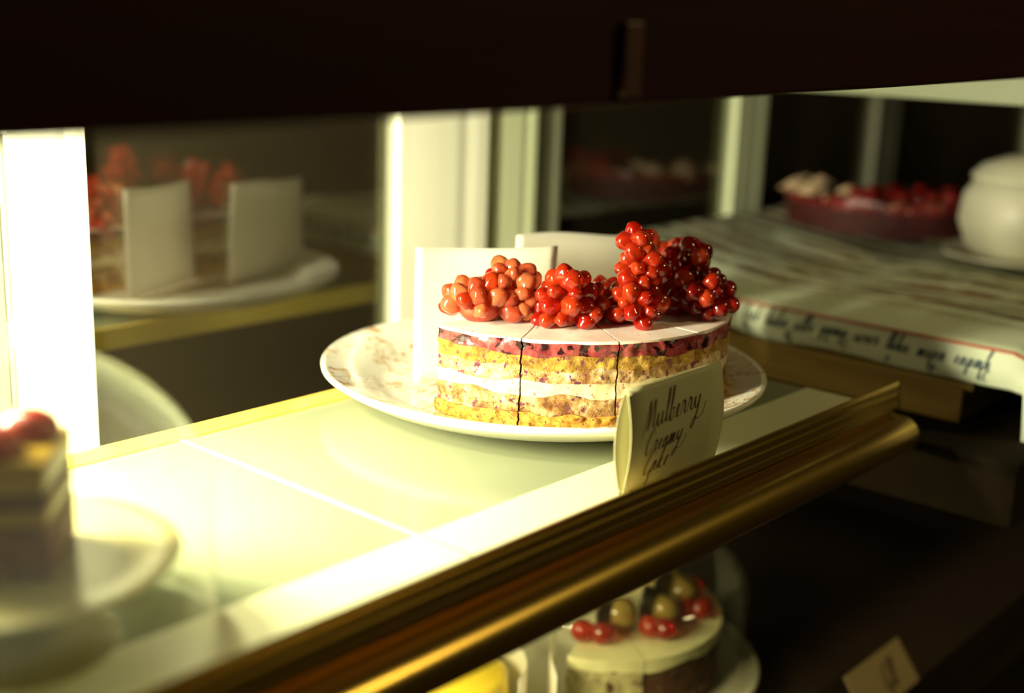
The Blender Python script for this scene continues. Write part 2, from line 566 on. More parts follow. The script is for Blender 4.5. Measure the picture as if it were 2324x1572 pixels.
RAIL = [(0.3440, 0.0105), (0.3424, 0.0105), (0.3419, 0.0080), (0.3427, 0.0072), (0.3414, 0.0062), (0.3412, 0.0032),
        (0.3422, 0.0024), (0.3410, 0.0014), (0.3408, -0.0022), (0.3420, -0.0030), (0.3405, -0.0040), (0.3402, -0.0072),
        (0.3450, -0.0082), (0.3455, -0.0105), (0.3420, -0.0120)]
for k in range(11):
    a = math.radians(105 + 165 * k / 10)
    RAIL.append((0.3370 + 0.0128 * math.cos(a) , -0.0245 + 0.0125 * math.sin(a)))
RAIL += [(0.3370, -0.0370), (0.3465, -0.0370), (0.3465, -0.0068), (0.3448, -0.0060)]


def brass_rail(name, label, x0, x1, dz, mat):
    t = thing(name, label, 'rail', (x0, 0.34, dz))
    MB().extrude_x([(y - 0.34, z) for y, z in RAIL], 0, x1 - x0, 1).build('rail_body', mat, t, angle=28)
    ec = MB().extrude_x([(y - 0.34, z) for y, z in RAIL], x1 - x0, x1 - x0 + 0.0012, 1).build('end_cap', M['counter'], t, smooth=False)
    return t


brass_rail('brass_rail', 'long grooved brass rail with rounded lower lip along the cake shelf front', -0.45, 0.787, 0.0, M['brass'])

bk = thing('back_rail', 'bright yellow brass strip along the back edge of the cake shelf', 'rail', (-0.45, 0.58, 0))
MB().extrude_x([(0.0, -0.012), (0.0, 0.0010), (0.003, 0.0032), (0.005, 0.0018), (0.008, 0.0040), (0.011, 0.0040), (0.012, -0.012)], 0, 1.207).build('rail_body', M['brass_back'], bk, angle=25)

# ------------------------------------------------------------------ upper shelf: dark fascia, panel, lamp
us = thing('upper_shelf', 'dark wooden upper shelf front crossing the top of the view', 'shelf', (-0.6, 0.335, 0.1852))
us.rotation_euler = (0, -0.0144, 0)   # the old shelf sags to the left
MB().box(0, 2.9, -0.012, 0.010, 0, 0.16).build('fascia_board', M['mahogany'], us, smooth=False, bevel=0.002)
MB().box(0, 2.9, 0.011, 0.34, 0.040, 0.055).build('shelf_board', M['mahogany'], us, smooth=False)
MB().box(1.032, 1.044, -0.0165, -0.0122, 0.004, 0.034).build('reflection_block', M['bracket'], us, smooth=False, bevel=0.001)  # raised block standing in for a reddish reflection on the fascia

pp = MB().box(1.0, 1.014, 0.350, 0.66, 0.183, 0.2450).build('shelf_bracket', M['pale_panel'], smooth=False, bevel=0.001)
tag(pp, 'pale green painted bracket board under the upper shelf at far right', 'bracket')

LX, LY, LZ = 0.190, 0.535, 0.188
lm = thing('strip_lamp', 'lit white strip lamp under the upper shelf above the glass dome', 'lamp', (LX, LY, LZ))
MB().box(-0.02, 0.02, -0.14, 0.14, 0.006, 0.026).build('lamp_housing', M['housing'], lm, smooth=False, bevel=0.002)
MB().box(-0.016, 0.016, -0.135, 0.135, 0.001, 0.006).build('diffuser', M['tube_on'], lm, smooth=False)
area_light('strip_lamp_light', (LX, LY, LZ - 0.003), 0.03, 0.26, LAMP_W, LAMP_COL, (LX + 0.8, LY, LZ - 0.55), lm)

lw = thing('lower_strip_lamp', 'small strip lamp fixed beneath the cake shelf', 'lamp', (0.30, 0.53, -0.0065))
MB().box(-0.13, 0.13, -0.014, 0.014, -0.018, 0.0).build('lamp_housing', M['housing'], lw, smooth=False, bevel=0.002)
MB().box(-0.125, 0.125, -0.011, 0.011, -0.022, -0.018).build('diffuser', M['tube_low'], lw, smooth=False)
area_light('lower_strip_light', (0.30, 0.53, -0.0295), 0.24, 0.02, LOW_W, (1.0, 0.86, 0.45), (0.55, 0.52, -0.5), lw)

# unseen pendant on the customers' side, added for the highlight along the brass rail
pl = thing('unseen_pendant', 'warm unseen pendant lamp added over the customer side', 'lamp', (1.35, -0.75, 1.05))
MB().lathe([(0.012, 0.12), (0.03, 0.115), (0.14, 0.0), (0.145, -0.004), (0.135, -0.002), (0.026, 0.108), (0.010, 0.112)], 32).build('unseen_pendant_shade', M['mahogany'], pl)
MB().tube([(0, 0, 0.115), (0, 0, 0.745)], 0.003, 8).build('unseen_pendant_cord', M['dark'], pl)
MB().lathe([(0.0005, -0.0), (0.022, 0.008), (0.03, 0.03), (0.022, 0.055), (0.012, 0.075), (0.0005, 0.08)], 20, close=False).build('bulb', M['bulb'], pl)  # bulb of the added, unseen pendant
area_light('unseen_pendant_light', (1.35, -0.75, 1.03), 0.22, 0.22, ROOM_W, (1.0, 0.82, 0.36), (0.5, 0.34, 0), pl)

# ------------------------------------------------------------------ plates
def plate_profile(R, rim, well_r, th=0.0045):
    """closed (r, z) loop, foot on z = 0"""
    wz = 0.0085
    top = [(0.0004, wz), (well_r * 0.6, wz), (well_r, wz + 0.0004), (well_r + 0.006, wz + 0.002), (R * 0.80, rim * 0.66), (R * 0.90, rim * 0.84), (R * 0.975, rim - 0.0008), (R - 0.0012, rim), (R, rim - 0.0010)]
    bot = [(R - 0.0002, rim - 0.0032), (R * 0.97, rim - 0.0062), (R * 0.88, rim * 0.45), (R * 0.76, rim * 0.20 + 0.0005), (R * 0.64, 0.0022), (R * 0.62, 0.0), (R * 0.60, 0.0), (R * 0.59, 0.003), (0.0004, 0.0040)]
    return top + bot


PC = (0.608, 0.5006)
pt = MB().lathe(plate_profile(0.140, 0.024, 0.098), 128, close=True).build('dinner_plate', M['plate'], loc=(PC[0], PC[1], 0.0002), angle=60)
tag(pt, 'large cream plate with brown printed scrolls under the pomegranate cake', 'plate')

# ------------------------------------------------------------------ the pomegranate cake: slices
CC = Vector((0.622, 0.500))
CR = 0.1065
CZ = 0.0092
SEAMS = [178.0, 207.7, 237.2, 267.0, 297.0, 327.0, 357.0]
LAYERS = [  # name, material, z0, z1, radial offset, wobble at z1
    ('biscuit_base', 'crust', 0.0, 0.0080, 0.0012, 0.0040),
    ('lower_sponge', 'sponge', 0.0085, 0.0200, 0.0000, 0.0040),
    ('cream_filling', 'cream', 0.0200, 0.0278, -0.0004, 0.0030),
    ('middle_sponge', 'sponge_pale', 0.0278, 0.0352, 0.0, 0.0030),
    ('upper_sponge', 'sponge_gold', 0.0352, 0.0425, 0.0002, 0.0030),
    ('berry_layer', 'berry', 0.0425, 0.0500, 0.0006, 0.0014),
    ('icing', 'frost', 0.0500, 0.0518, 0.0002, 0.0003),
]


def wedge(mb, a0, a1, R, zb, zt, na=16, nr=8, nz=3, r0=0.0015):
    """wedge slab; zb, zt are functions of (x, y)"""
    def P(u, r, w):
        a = a0 + (a1 - a0) * u
        x, y = r * math.cos(a), r * math.sin(a)
        b, t = zb(x, y), zt(x, y)
        return (x, y, b + (t - b) * w)
    rr = lambda s: r0 + (R - r0) * s
    mb.grid(lambda u, s: P(u, rr(s), 1), na, nr)
    mb.grid(lambda u, s: P(u, rr(s), 0), na, nr)
    mb.grid(lambda u, w: P(u, R, w), na, nz)
    mb.grid(lambda u, w: P(u, r0, w), na, nz)
    mb.grid(lambda s, w: P(0, rr(s), w), nr, nz)
    mb.grid(lambda s, w: P(1, rr(s), w), nr, nz)
    return mb


def rough_up(mb, amp, sc, seed):
    off = Vector((seed * 3.1, seed * 1.7, seed * 0.9))
    out = []
    for p in mb.v:
        n = noise.noise_vector(Vector(p) * sc + off) * amp + noise.noise_vector(Vector(p) * sc * 2.7 + off) * amp * 0.5
        n.z *= 0.25
        q = Vector(p) + n
        out.append(tuple(q))
    mb.v = out


def wob(z, amp, k):
    return lambda x, y: z + amp * noise.noise(Vector((x * 55 + k * 7, y * 55 - k * 3, k * 1.3)))


slice_labels = [
    'brightly lit cake slice nearest the left end, under the pale aril cluster',
    'front cake slice second from the left, showing golden sponge and cream',
    'front cake slice third from the left, partly behind the folded card',
    'shaded cake slice behind the right half of the folded card',
    'dark cake slice at the right silhouette of the cut cake',
    'cake slice at the far back right, next to the parchment',
]
for i in range(6):
    a0, a1 = math.radians(SEAMS[i]), math.radians(SEAMS[i + 1])
    am = (a0 + a1) / 2
    push = 0.0021
    t = thing('cake_slice', slice_labels[i], 'cake', (CC.x + push * math.cos(am), CC.y + push * math.sin(am), CZ + 0.0002), 'slices of the pomegranate cake')
    prev = lambda x, y: 0.0
    for k, (nm, mt, z0, z1, dr, wb) in enumerate(LAYERS):
        nxt = wob(z1, wb, k + 1)
        mb = wedge(MB(), a0, a1, CR + dr - 0.0016, prev, nxt, na=36, nr=12, nz=6)
        amp = {'crust': 0.0016, 'berry': 0.0012, 'frost': 0.0002, 'cream': 0.0006}.get(mt, 0.0010)
        rough_up(mb, amp, 210 if mt != 'frost' else 80, 2)
        mb.build(nm, M[mt], t, angle=50)
        prev = nxt

# crumbs fallen from the cake on the plate
mb = MB()
for k in range(90):
    a = math.radians(random.uniform(182, 300))
    r = CR + random.uniform(0.0005, 0.005) * (1 if random.random() < 0.9 else 2.2)
    s = random.uniform(0.0005, 0.0014)
    cx, cy, cz = CC.x + r * math.cos(a), CC.y + r * math.sin(a), 0.0094 + s * 0.6
    d = math.hypot(cx - PC[0], cy - PC[1])
    if d > 0.098: cz += (d - 0.098) * 0.45
    vs = [(cx + random.uniform(-s, s) * .4 + s * dx, cy + s * dy, cz + s * dz * 0.8) for dx, dy, dz in
          ((1, 0, 0), (-1, 0, 0), (0, 1, 0), (0, -1, 0), (0, 0, 1), (0, 0, -1))]
    mb.add(vs, [(0, 2, 4), (2, 1, 4), (1, 3, 4), (3, 0, 4), (2, 0, 5), (1, 2, 5), (3, 1, 5), (0, 3, 5)])
tag(mb.build('cake_crumbs', M['crust'], merge=False, angle=20), 'golden crumbs lying on the plate along the cake foot', 'crumbs', kind='stuff')


# ------------------------------------------------------------------ pomegranate clusters
def aril_mesh(name, mat, seed):
    bm = bmesh.new()
    bmesh.ops.create_icosphere(bm, subdivisions=3, radius=1.0)
    off = Vector((seed * 5.3, seed * 2.1, seed))
    for v in bm.verts:
        x, y, z = v.co
        # swollen outer end (+z), body pressed flat by its neighbours and narrowing to the root (-z)
        k = 1.0 - 0.42 * max(0.0, -z) ** 1.1
        a = math.atan2(y, x)
        f = 1.0 + 0.10 * math.cos(5 * a + seed) * (1 - 0.6 * max(0, z)) + 0.04 * math.cos(3 * a + 2 * seed)
        n = 1.0 + 0.10 * noise.noise(Vector((x, y, z)) * 1.3 + off)
        v.co = (x * k * f * n, y * k * f * n, z * 1.25 * n)
    for f in bm.faces: f.smooth = True
    me = bpy.data.meshes.new(name)
    bm.to_mesh(me); bm.free()
    me.materials.append(mat)
    return me


ARILS = {k: [aril_mesh('aril', M[k], q) for q in range(5)] for k in ('aril', 'aril_lit', 'aril_shaded')}
ARIL = {k: v[0] for k, v in ARILS.items()}


def cluster(label, base, spec, kind, size, seed, mixin=0.0):
    """spec: list of ellipsoid lobes (cx, cy, cz, rx, ry, rz) in local metres, axes = (camera right, away, up)"""
    rnd = random.Random(seed)
    t = thing('pomegranate_cluster', label, 'fruit', base, 'pomegranate clusters on the cut cake', rotz=YAW - math.pi / 2)
    pts = []
    for li, (cx, cy, cz, rx, ry, rz) in enumerate(spec):
        mb = MB()
        mb.grid(lambda u, w: (cx + rx * 0.62 * math.cos(2 * math.pi * u) * math.sin(math.pi * w),
                              cy + ry * 0.62 * math.sin(2 * math.pi * u) * math.sin(math.pi * w),
                              max(0.0004, cz + rz * 0.62 * math.cos(math.pi * w))), 16, 10)
        mb.build('membrane', M['membrane'], t)
        area = 4 * math.pi * (((rx * ry) ** 1.6 + (rx * rz) ** 1.6 + (ry * rz) ** 1.6) / 3) ** (1 / 1.6)
        n = int(area / (size * size * 0.9)) + 3
        for k in range(n):
            zz = 1 - 2 * (k + 0.5) / n
            a = k * 2.39996 + seed
            s = math.sqrt(1 - zz * zz)
            d = Vector((s * math.cos(a), s * math.sin(a), zz))
            d = (d + Vector((rnd.uniform(-1, 1), rnd.uniform(-1, 1), rnd.uniform(-1, 1))) * 0.12).normalized()
            j = rnd.uniform(0.88, 1.12)
            p = Vector((cx + rx * j * d.x * 0.82, cy + ry * j * d.y * 0.82, cz + rz * j * d.z * 0.82))
            if p.z < size * 0.55: continue
            if any((p - q).length < size * 0.80 for q in pts): continue
            # not buried in another lobe
            if any(((p.x - b[0]) / b[3]) ** 2 + ((p.y - b[1]) / b[4]) ** 2 + ((p.z - b[2]) / b[5]) ** 2 < 0.45 for bi, b in enumerate(spec) if bi != li): continue
            pts.append(p)
            nrm = Vector((d.x / rx, d.y / ry, d.z / rz)).normalized()
            q = nrm.to_track_quat('Z', 'Y')
            sc = size * rnd.uniform(0.54, 0.84)
            kk = kind
            if mixin and rnd.random() < mixin: kk = 'aril'
            o = put('aril', rnd.choice(ARILS[kk]), t, p, (q @ Quaternion((0, 0, 1), rnd.uniform(0, 6.28))).to_euler(), (sc, sc * rnd.uniform(0.9, 1.05), sc * rnd.uniform(0.95, 1.15)))
    return t


TZ = CZ + 0.0517
def on_cake(ang, r):
    a = math.radians(ang)
    return (CC.x + r * math.cos(a), CC.y + r * math.sin(a), TZ)


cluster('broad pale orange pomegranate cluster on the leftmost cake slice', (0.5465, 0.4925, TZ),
        [(-0.006, 0.0, 0.008, 0.021, 0.019, 0.015), (0.010, 0.008, 0.012, 0.018, 0.018, 0.020)], 'aril_lit', 0.0080, 1, 0.25)
cluster('squat red pomegranate cluster with a pointed top, second from the left', (0.5735, 0.4545, TZ),
        [(-0.003, 0.0, 0.010, 0.017, 0.016, 0.022), (0.011, 0.004, 0.007, 0.012, 0.013, 0.014)], 'aril', 0.0078, 2)
cluster('tall upright pomegranate cluster above the left edge of the card', (0.6045, 0.4290, TZ),
        [(0.0, 0.0, 0.012, 0.0145, 0.014, 0.017), (0.001, 0.004, 0.032, 0.011, 0.011, 0.017), (-0.001, 0.007, 0.047, 0.008, 0.008, 0.010)], 'aril', 0.0074, 3)
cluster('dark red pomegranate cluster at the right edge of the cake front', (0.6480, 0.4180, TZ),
        [(0.002, 0.002, 0.013, 0.020, 0.018, 0.018), (-0.004, 0.008, 0.027, 0.014, 0.014, 0.018), (0.012, 0.0, 0.010, 0.013, 0.012, 0.014)], 'aril_shaded', 0.0078, 4, 0.35)
cluster('red pomegranate cluster half hidden behind the dark one on the right', (0.6720, 0.4480, TZ),
        [(0, 0, 0.012, 0.016, 0.015, 0.018), (0.002, 0.0, 0.028, 0.010, 0.010, 0.012)], 'aril', 0.0076, 5)
cluster('tallest red pomegranate cluster at the back near the parchment corner', (0.6870, 0.4760, TZ),
        [(0, 0, 0.012, 0.017, 0.015, 0.016), (-0.005, 0.0, 0.025, 0.012, 0.011, 0.012)], 'aril', 0.0076, 6)
cluster('low pomegranate cluster between the squat and the tall upright ones', (0.6180, 0.4640, TZ),
        [(0, 0, 0.007, 0.016, 0.012, 0.012)], 'aril', 0.0076, 8, 0.2)


# ------------------------------------------------------------------ parchment sheets
def sheet(name, label, fn, nu, nv, mat, cat, th=0.0003, loc=(0, 0, 0)):
    mb = MB()
    mb.grid(fn, nu, nv)
    o = mb.build(name, mat, loc=loc, angle=80)
    sol = o.modifiers.new('thickness', 'SOLIDIFY')
    sol.thickness = th
    sol.offset = 0
    return tag(o, label, cat)


sheet('parchment_sheet', 'white parchment sheet standing at the left cut end of the cake',
      lambda u, v: (0.088 * u, 0.003 * math.sin(u * 5) * v - 0.036 * u, v * 0.0860 - 0.0035 * math.sin(u * 2.2) * v),
      16, 10, M['parchment'], 'parchment', loc=(0.5370, 0.5455, 0.0120))
sheet('parchment_sheet', 'speckled white parchment sheet behind the middle of the cake, further back',
      lambda u, v: (0.105 * u + 0.003 * v, 0.004 * math.sin(u * 4 + 1) * v - 0.030 * u, v * 0.0840 - 0.004 * u * v + 0.0015 * math.sin(u * 6) * v),
      16, 10, M['parchment'], 'parchment', loc=(0.6310, 0.5460, 0.0110))

# ------------------------------------------------------------------ handwriting
LET = {
    'M': [(0, -.5), (.25, .8), (.55, 2.1), (.62, 1.3), (.55, 0), (.85, 1.2), (1.15, 2.1), (1.2, 1.1), (1.2, .3), (1.45, .0)],
    'u': [(0, .1), (.2, 1.0), (.22, .3), (.42, 0), (.68, .5), (.78, 1), (.78, .25), (1.0, .05)],
    'l': [(0, .1), (.35, 1.2), (.52, 2.3), (.36, 2.4), (.26, 1.5), (.25, .3), (.45, .05)],
    'b': [(0, .1), (.35, 1.2), (.52, 2.3), (.36, 2.4), (.24, 1.3), (.26, .2), (.5, 0), (.66, .5), (.5, .9), (.8, .8)],
    'e': [(0, .1), (.32, .35), (.5, .8), (.35, 1), (.2, .6), (.3, .1), (.62, .1)],
    'r': [(0, .1), (.2, .8), (.28, 1.15), (.42, .95), (.6, .98), (.55, .3), (.78, .08)],
    'y': [(0, .1), (.2, 1), (.26, .4), (.48, .1), (.74, .6), (.84, 1), (.74, 0), (.45, -1.3), (.15, -1.2), (.45, -.6), (1.0, -.8), (1.6, -.5), (1.8, .3)],
    'C': [(.95, 1.7), (.82, 2.2), (.42, 1.9), (.1, .9), (.3, .05), (.7, 0), (1, .3)],
    'a': [(0, .1), (.32, .6), (.62, .95), (.36, .95), (.15, .4), (.35, 0), (.6, .5), (.66, .95), (.66, .2), (.9, .05)],
    'm': [(0, .1), (.16, .95), (.24, .9), (.24, 0), (.4, .85), (.55, .9), (.55, 0), (.72, .85), (.86, .9), (.86, .2), (1.1, .05)],
    'k': [(0, .1), (.35, 1.2), (.5, 2.3), (.34, 2.4), (.24, 1.2), (.22, 0), (.36, .7), (.62, 1.0), (.36, .55), (.7, 0), (.95, .1)],
    'h': [(0, .1), (.35, 1.2), (.5, 2.3), (.34, 2.4), (.24, 1.2), (.22, 0), (.4, .8), (.6, .9), (.62, .2), (.85, .05)],
    'G': [(.95, 1.8), (.8, 2.2), (.4, 1.9), (.1, .9), (.3, .05), (.75, .3), (.85, .9), (.8, -.6), (.4, -1.0), (.7, -.2), (1.1, .2)],
    'p': [(0, .1), (.25, 1.0), (.2, 0), (.12, -1.2), (.25, .4), (.5, 1), (.66, .6), (.45, .05), (.85, .1)],
    '8': [(.5, 1.6), (.2, 1.9), (.1, 1.5), (.45, .9), (.5, .3), (.2, .0), (.05, .4), (.35, .9), (.6, 1.4), (.5, 1.6)],
}


def smooth_path(pts, per=6):
    out = []
    n = len(pts)
    for i in range(n - 1):
        p0, p1, p2, p3 = pts[max(i - 1, 0)], pts[i], pts[i + 1], pts[min(i + 2, n - 1)]
        for k in range(per):
            t = k / per
            out.append(tuple(0.5 * (2 * p1[c] + (p2[c] - p0[c]) * t + (2 * p0[c] - 5 * p1[c] + 4 * p2[c] - p3[c]) * t * t
                                    + (3 * p1[c] - p0[c] - 3 * p2[c] + p3[c]) * t ** 3) for c in (0, 1)))
    out.append(pts[-1])
    return out


def write(mb, text, size, x, y, surf, slant=0.35, width=0.16, rise=0.0, gap=0.10):
    """ribbons of ink; surf(u, v) maps writing-plane metres to a 3-D point just proud of the surface"""
    cx = 0.0
    for ch in text:
        if ch == ' ':
            cx += 0.7
            continue
        raw = [(cx + px + slant * py, py) for px, py in LET[ch]]
        pts = smooth_path(raw)
        L, Rr = [], []
        for i, (px, py) in enumerate(pts):
            q0, q1 = pts[max(i - 1, 0)], pts[min(i + 1, len(pts) - 1)]
            dx, dy = q1[0] - q0[0], q1[1] - q0[1]
            ln = math.hypot(dx, dy) or 1
            w = width * (0.35 + 0.65 * max(0.0, -dy / ln)) * 0.5
            nx, ny = -dy / ln * w, dx / ln * w
            L.append(surf(x + (px + nx) * size, y + (py + ny) * size + rise * px * size))
            Rr.append(surf(x + (px - nx) * size, y + (py - ny) * size + rise * px * size))
        n = len(pts)
        mb.add(L + Rr, [(i, i + 1, n + i + 1, n + i) for i in range(n - 1)])
        cx += (LET[ch][-1][0] if ch != 'y' else 0.95) + gap
    return cx * size


# folded tent card: two leaves bulging apart, joined at the top fold
def leaf_front(v):      # v 0 bottom .. 1 top  -> (y, z)
    return (-0.0006 - 0.0042 * math.sin(math.pi * min(1, v * 0.98 + 0.02)) ** 0.9, 0.0558 * v)


def leaf_back(v):
    return (0.0006 + 0.0046 * math.sin(math.pi * min(1, v * 0.98 + 0.02)), 0.0558 * v)


tc = thing('price_card', 'folded cream card reading Mulberry Creamy Cake, tucked behind the brass rail', 'card', (0.5020, 0.3590, 0.0003))
CW = 0.086
mb = MB(); mb.grid(lambda u, v: (u * CW, *leaf_front(v)), 6, 18)
fl = mb.build('front_leaf', M['card'], tc, angle=80)
sol = fl.modifiers.new('thickness', 'SOLIDIFY'); sol.thickness = 0.0004; sol.offset = 0
mb = MB(); mb.grid(lambda u, v: (u * CW, *leaf_back(v)), 6, 18)
bl_ = mb.build('rear_leaf', M['card'], tc, angle=80)
sol = bl_.modifiers.new('thickness', 'SOLIDIFY'); sol.thickness = 0.0004; sol.offset = 0


def card_surf(u, v):
    y, z = leaf_front(v / 0.0558)
    return (u, y - 0.0004, z)


mb = MB()
write(mb, 'Mulberry', 0.0068, 0.0100, 0.0325, card_surf, 0.34, 0.17, rise=0.06)
write(mb, 'Creamy', 0.0056, 0.0120, 0.0195, card_surf, 0.34, 0.17, rise=0.06)
write(mb, 'Cake', 0.0056, 0.0135, 0.0080, card_surf, 0.34, 0.17, rise=0.06)
write(mb, '8', 0.0042, 0.0170, 0.0012, card_surf, 0.3, 0.2)
mb.build('lettering', M['ink'], fl, merge=False, smooth=False)

# ------------------------------------------------------------------ glass dome with cake on a low stand
DC = (0.210, 0.4225)
st = thing('cake_stand', 'cream china cake stand under the glass dome at lower left', 'stand', (DC[0], DC[1], 0.0002))
MB().lathe([(0.0004, 0.0345), (0.044, 0.0345), (0.054, 0.0352), (0.0602, 0.0370), (0.0615, 0.0360), (0.0602, 0.0342), (0.050, 0.0312), (0.0004, 0.0305)], 80).build('stand_plate', M['stand'], st, angle=60)
MB().lathe([(0.0004, 0.0304), (0.014, 0.0304), (0.009, 0.020), (0.011, 0.010), (0.034, 0.003), (0.038, 0.0), (0.0004, 0.0)], 48).build('foot', M['stand'], st, angle=60)

gd = thing('glass_dome', 'clear hazy glass dome with round knob covering the left cake', 'dome', (DC[0], DC[1], 0.0002))
prof = []
RD, HD = 0.0740, 0.1150
for k in range(25):
    a = math.pi / 2 * k / 24
    prof.append((RD * math.sin(a) if k else 0.0004, 0.052 + (HD - 0.052) * math.cos(a)))
prof += [(RD + 0.0002, 0.020), (RD + 0.0004, 0.004), (RD + 0.0014, 0.0)]
MB().lathe(prof, 80, close=False).build('dome_shell', M['dome_glass'], gd, angle=60)
MB().lathe([(0.0004, HD), (0.007, HD), (0.0055, HD + 0.005), (0.008, HD + 0.008), (0.0105, HD + 0.013), (0.0120, HD + 0.018), (0.0105, HD + 0.023), (0.006, HD + 0.027), (0.0004, HD + 0.028)], 32, close=False).build('knob', M['dome_glass'], gd, angle=60)

dk = thing('layer_cake', 'layered fruit cake block with red top inside the glass dome', 'cake', (DC[0] - 0.004, DC[1] + 0.006, 0.0349), rotz=math.radians(-42))
for nm, mt, z0, z1 in (('sponge_base', 'dome_sponge', 0, 0.020), ('fruit_layer', 'fruit_yellow', 0.020, 0.026), ('upper_sponge', 'dome_sponge', 0.026, 0.032), ('yellow_topping', 'fruit_yellow', 0.032, 0.044)):
    mb = MB()
    mb.box(-0.030, 0.026, -0.022, 0.022, z0, z1)
    o = mb.build(nm, M[mt], dk, smooth=True, bevel=0.0016)
for k, (x, y) in enumerate(((-0.016, -0.010), (0.006, -0.012), (0.014, 0.008), (-0.010, 0.010))):
    mb = MB()
    mb.grid(lambda u, w: (x + 0.0115 * math.cos(2 * math.pi * u) * math.sin(math.pi * w), y + 0.0105 * math.sin(2 * math.pi * u) * math.sin(math.pi * w), 0.0465 + 0.0085 * math.cos(math.pi * w)), 14, 8)
    mb.build('strawberry_half', M['dome_red'], dk)

# ------------------------------------------------------------------ right-hand side: counter, wooden boards, printed cloth
struct('counter_slab', MB().box(0.800, 2.2, 0.262, 0.675, -0.075, -0.0310), M['counter'], smooth=False, bevel=0.002)
b1 = MB().box(0.860, 1.60, 0.327, 0.670, -0.0308, -0.0062).build('wooden_board', M['oak'], smooth=False, bevel=0.001)
tag(b1, 'thick olive brown wooden board, lowest under the printed cloth', 'board', 'stacked boards')
b2 = MB().box(0.8575, 1.62, 0.319, 0.668, -0.0060, 0.0055).build('wooden_board', M['oak'], smooth=False, bevel=0.0012)
tag(b2, 'thin brown wooden board directly under the printed cloth', 'board', 'stacked boards')
b3 = MB().box(0.866, 1.60, 0.292, 0.660, 0.0057, 0.0240).build('wooden_tray', M['oak_dark'], smooth=False, bevel=0.002)
tag(b3, 'dark wooden tray hidden beneath the printed cloth', 'tray')


def cloth_pt(u, v):
    """u: 0 hem .. 1 far side over the top;  v: 0 front (customer) .. 1 back"""
    yy = 0.268 + 0.405 * v
    hem = 0.003 + 0.0035 * noise.noise(Vector((v * 9, 0, 3.3))) - 0.004 * (1 - min(1, v * 6))
    if u < 0.22:
        t = u / 0.22
        z = hem + (0.0275 - hem) * t
        x = 0.8560 - 0.004 * math.sin(math.pi * t) + 0.0025 * math.sin(v * 23) * (1 - t) + 0.004 * (t > 0.98)
    else:
        t = (u - 0.22) / 0.78
        x = 0.858 + 0.62 * t ** 1.15 + 0.03 * v * t
        rise = 0.020 * max(0, v - 0.62) / 0.38 * min(1, t * 6)
        wr = 0.006 * noise.noise(Vector((x * 14, yy * 9, 0.5))) * min(1, t * 8)
        z = 0.0285 + rise + wr + 0.003 * min(1, t * 12)
    if v < 0.06:
        # falls over the front end
        k = (0.06 - v) / 0.06
        z -= 0.055 * k ** 1.4 + 0.004 * math.sin(u * 30) * k
        yy = 0.285 - 0.010 * k + 0.004 * math.sin(u * 21) * k
    return (x - 0.858, yy - 0.30, z)


ct = thing('printed_cloth', 'pale green printed cloth with handwriting border draped over the wooden boards', 'cloth', (0.858, 0.30, 0))
mb = MB(); mb.grid(cloth_pt, 70, 110)
cb = mb.build('cloth_sheet', M['cloth'], ct, angle=80)
sol = cb.modifiers.new('thickness', 'SOLIDIFY'); sol.thickness = 0.0008; sol.offset = 0
# red piping along the fold
mb = MB()
mb.tube([Vector(cloth_pt(0.215, 0.01 + 0.97 * k / 70)) + Vector((-0.0012, 0, 0.0006)) for k in range(71)], 0.0011, 6)
mb.build('red_piping', M['red_thread'], ct)
# handwriting on the hanging border
mb = MB()
rnd = random.Random(5)


def border(u_m, v_m):
    """u_m metres along the border from the back towards the front; v_m metres up from the hem"""
    v = 0.97 - u_m / 0.405
    q = cloth_pt(0.22 * max(0.02, min(0.97, v_m / 0.0245)), max(0.065, v))
    return (q[0] - 0.0009, q[1], q[2])


x = 0.006
while x < 0.355:
    wd = ''.join(rnd.choice('mulbreahkpyu') for _ in range(rnd.choice((3, 4, 4, 5))))
    x += write(mb, wd, 0.0052, x, 0.0120 + rnd.uniform(-0.001, 0.001), border, 0.25, 0.30) + 0.006
x = 0.030
while x < 0.345:
    wd = ''.join(rnd.choice('Cpbhk8G') for _ in range(rnd.choice((1, 1, 2))))
    x += write(mb, wd, 0.0036, x, 0.0035, border, 0.25, 0.32) + rnd.uniform(0.02, 0.045)
mb.build('border_lettering', M['blue_ink'], ct, merge=False, smooth=False)

# red tart on the cloth
tt = thing('berry_tart', 'red glazed tart with whipped cream on the printed cloth at right', 'tart', (1.235, 0.572, 0.0440))
prv = lambda x, y: 0.0
mbw = wedge(MB(), math.radians(95), math.radians(275), 0.100, prv, wob(0.024, 0.003, 3), 30, 10, 4)
rough_up(mbw, 0.003, 60, 2); mbw.build('tart_base', M['tart_side'], tt, angle=60)
mbw = wedge(MB(), math.radians(97), math.radians(273), 0.102, wob(0.024, 0.003, 3), wob(0.033, 0.006, 5), 30, 10, 3)
rough_up(mbw, 0.005, 70, 4); mbw.build('red_glaze', M['tart_red'], tt, angle=60)
for k, (x, y, s) in enumerate(((-0.050, 0.075, 0.016), (-0.070, 0.045, 0.015), (-0.030, 0.060, 0.018), (-0.055, 0.015, 0.014), (-0.015, 0.085, 0.014))):
    mb = MB()
    mb.grid(lambda u, w: (x + s * (1 - w) * (1 + 0.22 * math.cos(12 * math.pi * u)) * math.cos(2 * math.pi * u + w * 2),
                          y + s * (1 - w) * (1 + 0.22 * math.cos(12 * math.pi * u)) * math.sin(2 * math.pi * u + w * 2), 0.031 + s * 0.8 * w ** 0.7), 24, 6)
    mb.build('cream_swirl', M['whip'], tt)
for k in range(16):
    a = math.radians(rnd.uniform(180, 272)); r = rnd.uniform(0.03, 0.092)
    put('berry', ARIL['aril_shaded'], tt, (r * math.cos(a), r * math.sin(a), 0.037), (rnd.random(), rnd.random(), 0), (0.007, 0.007, 0.0065))

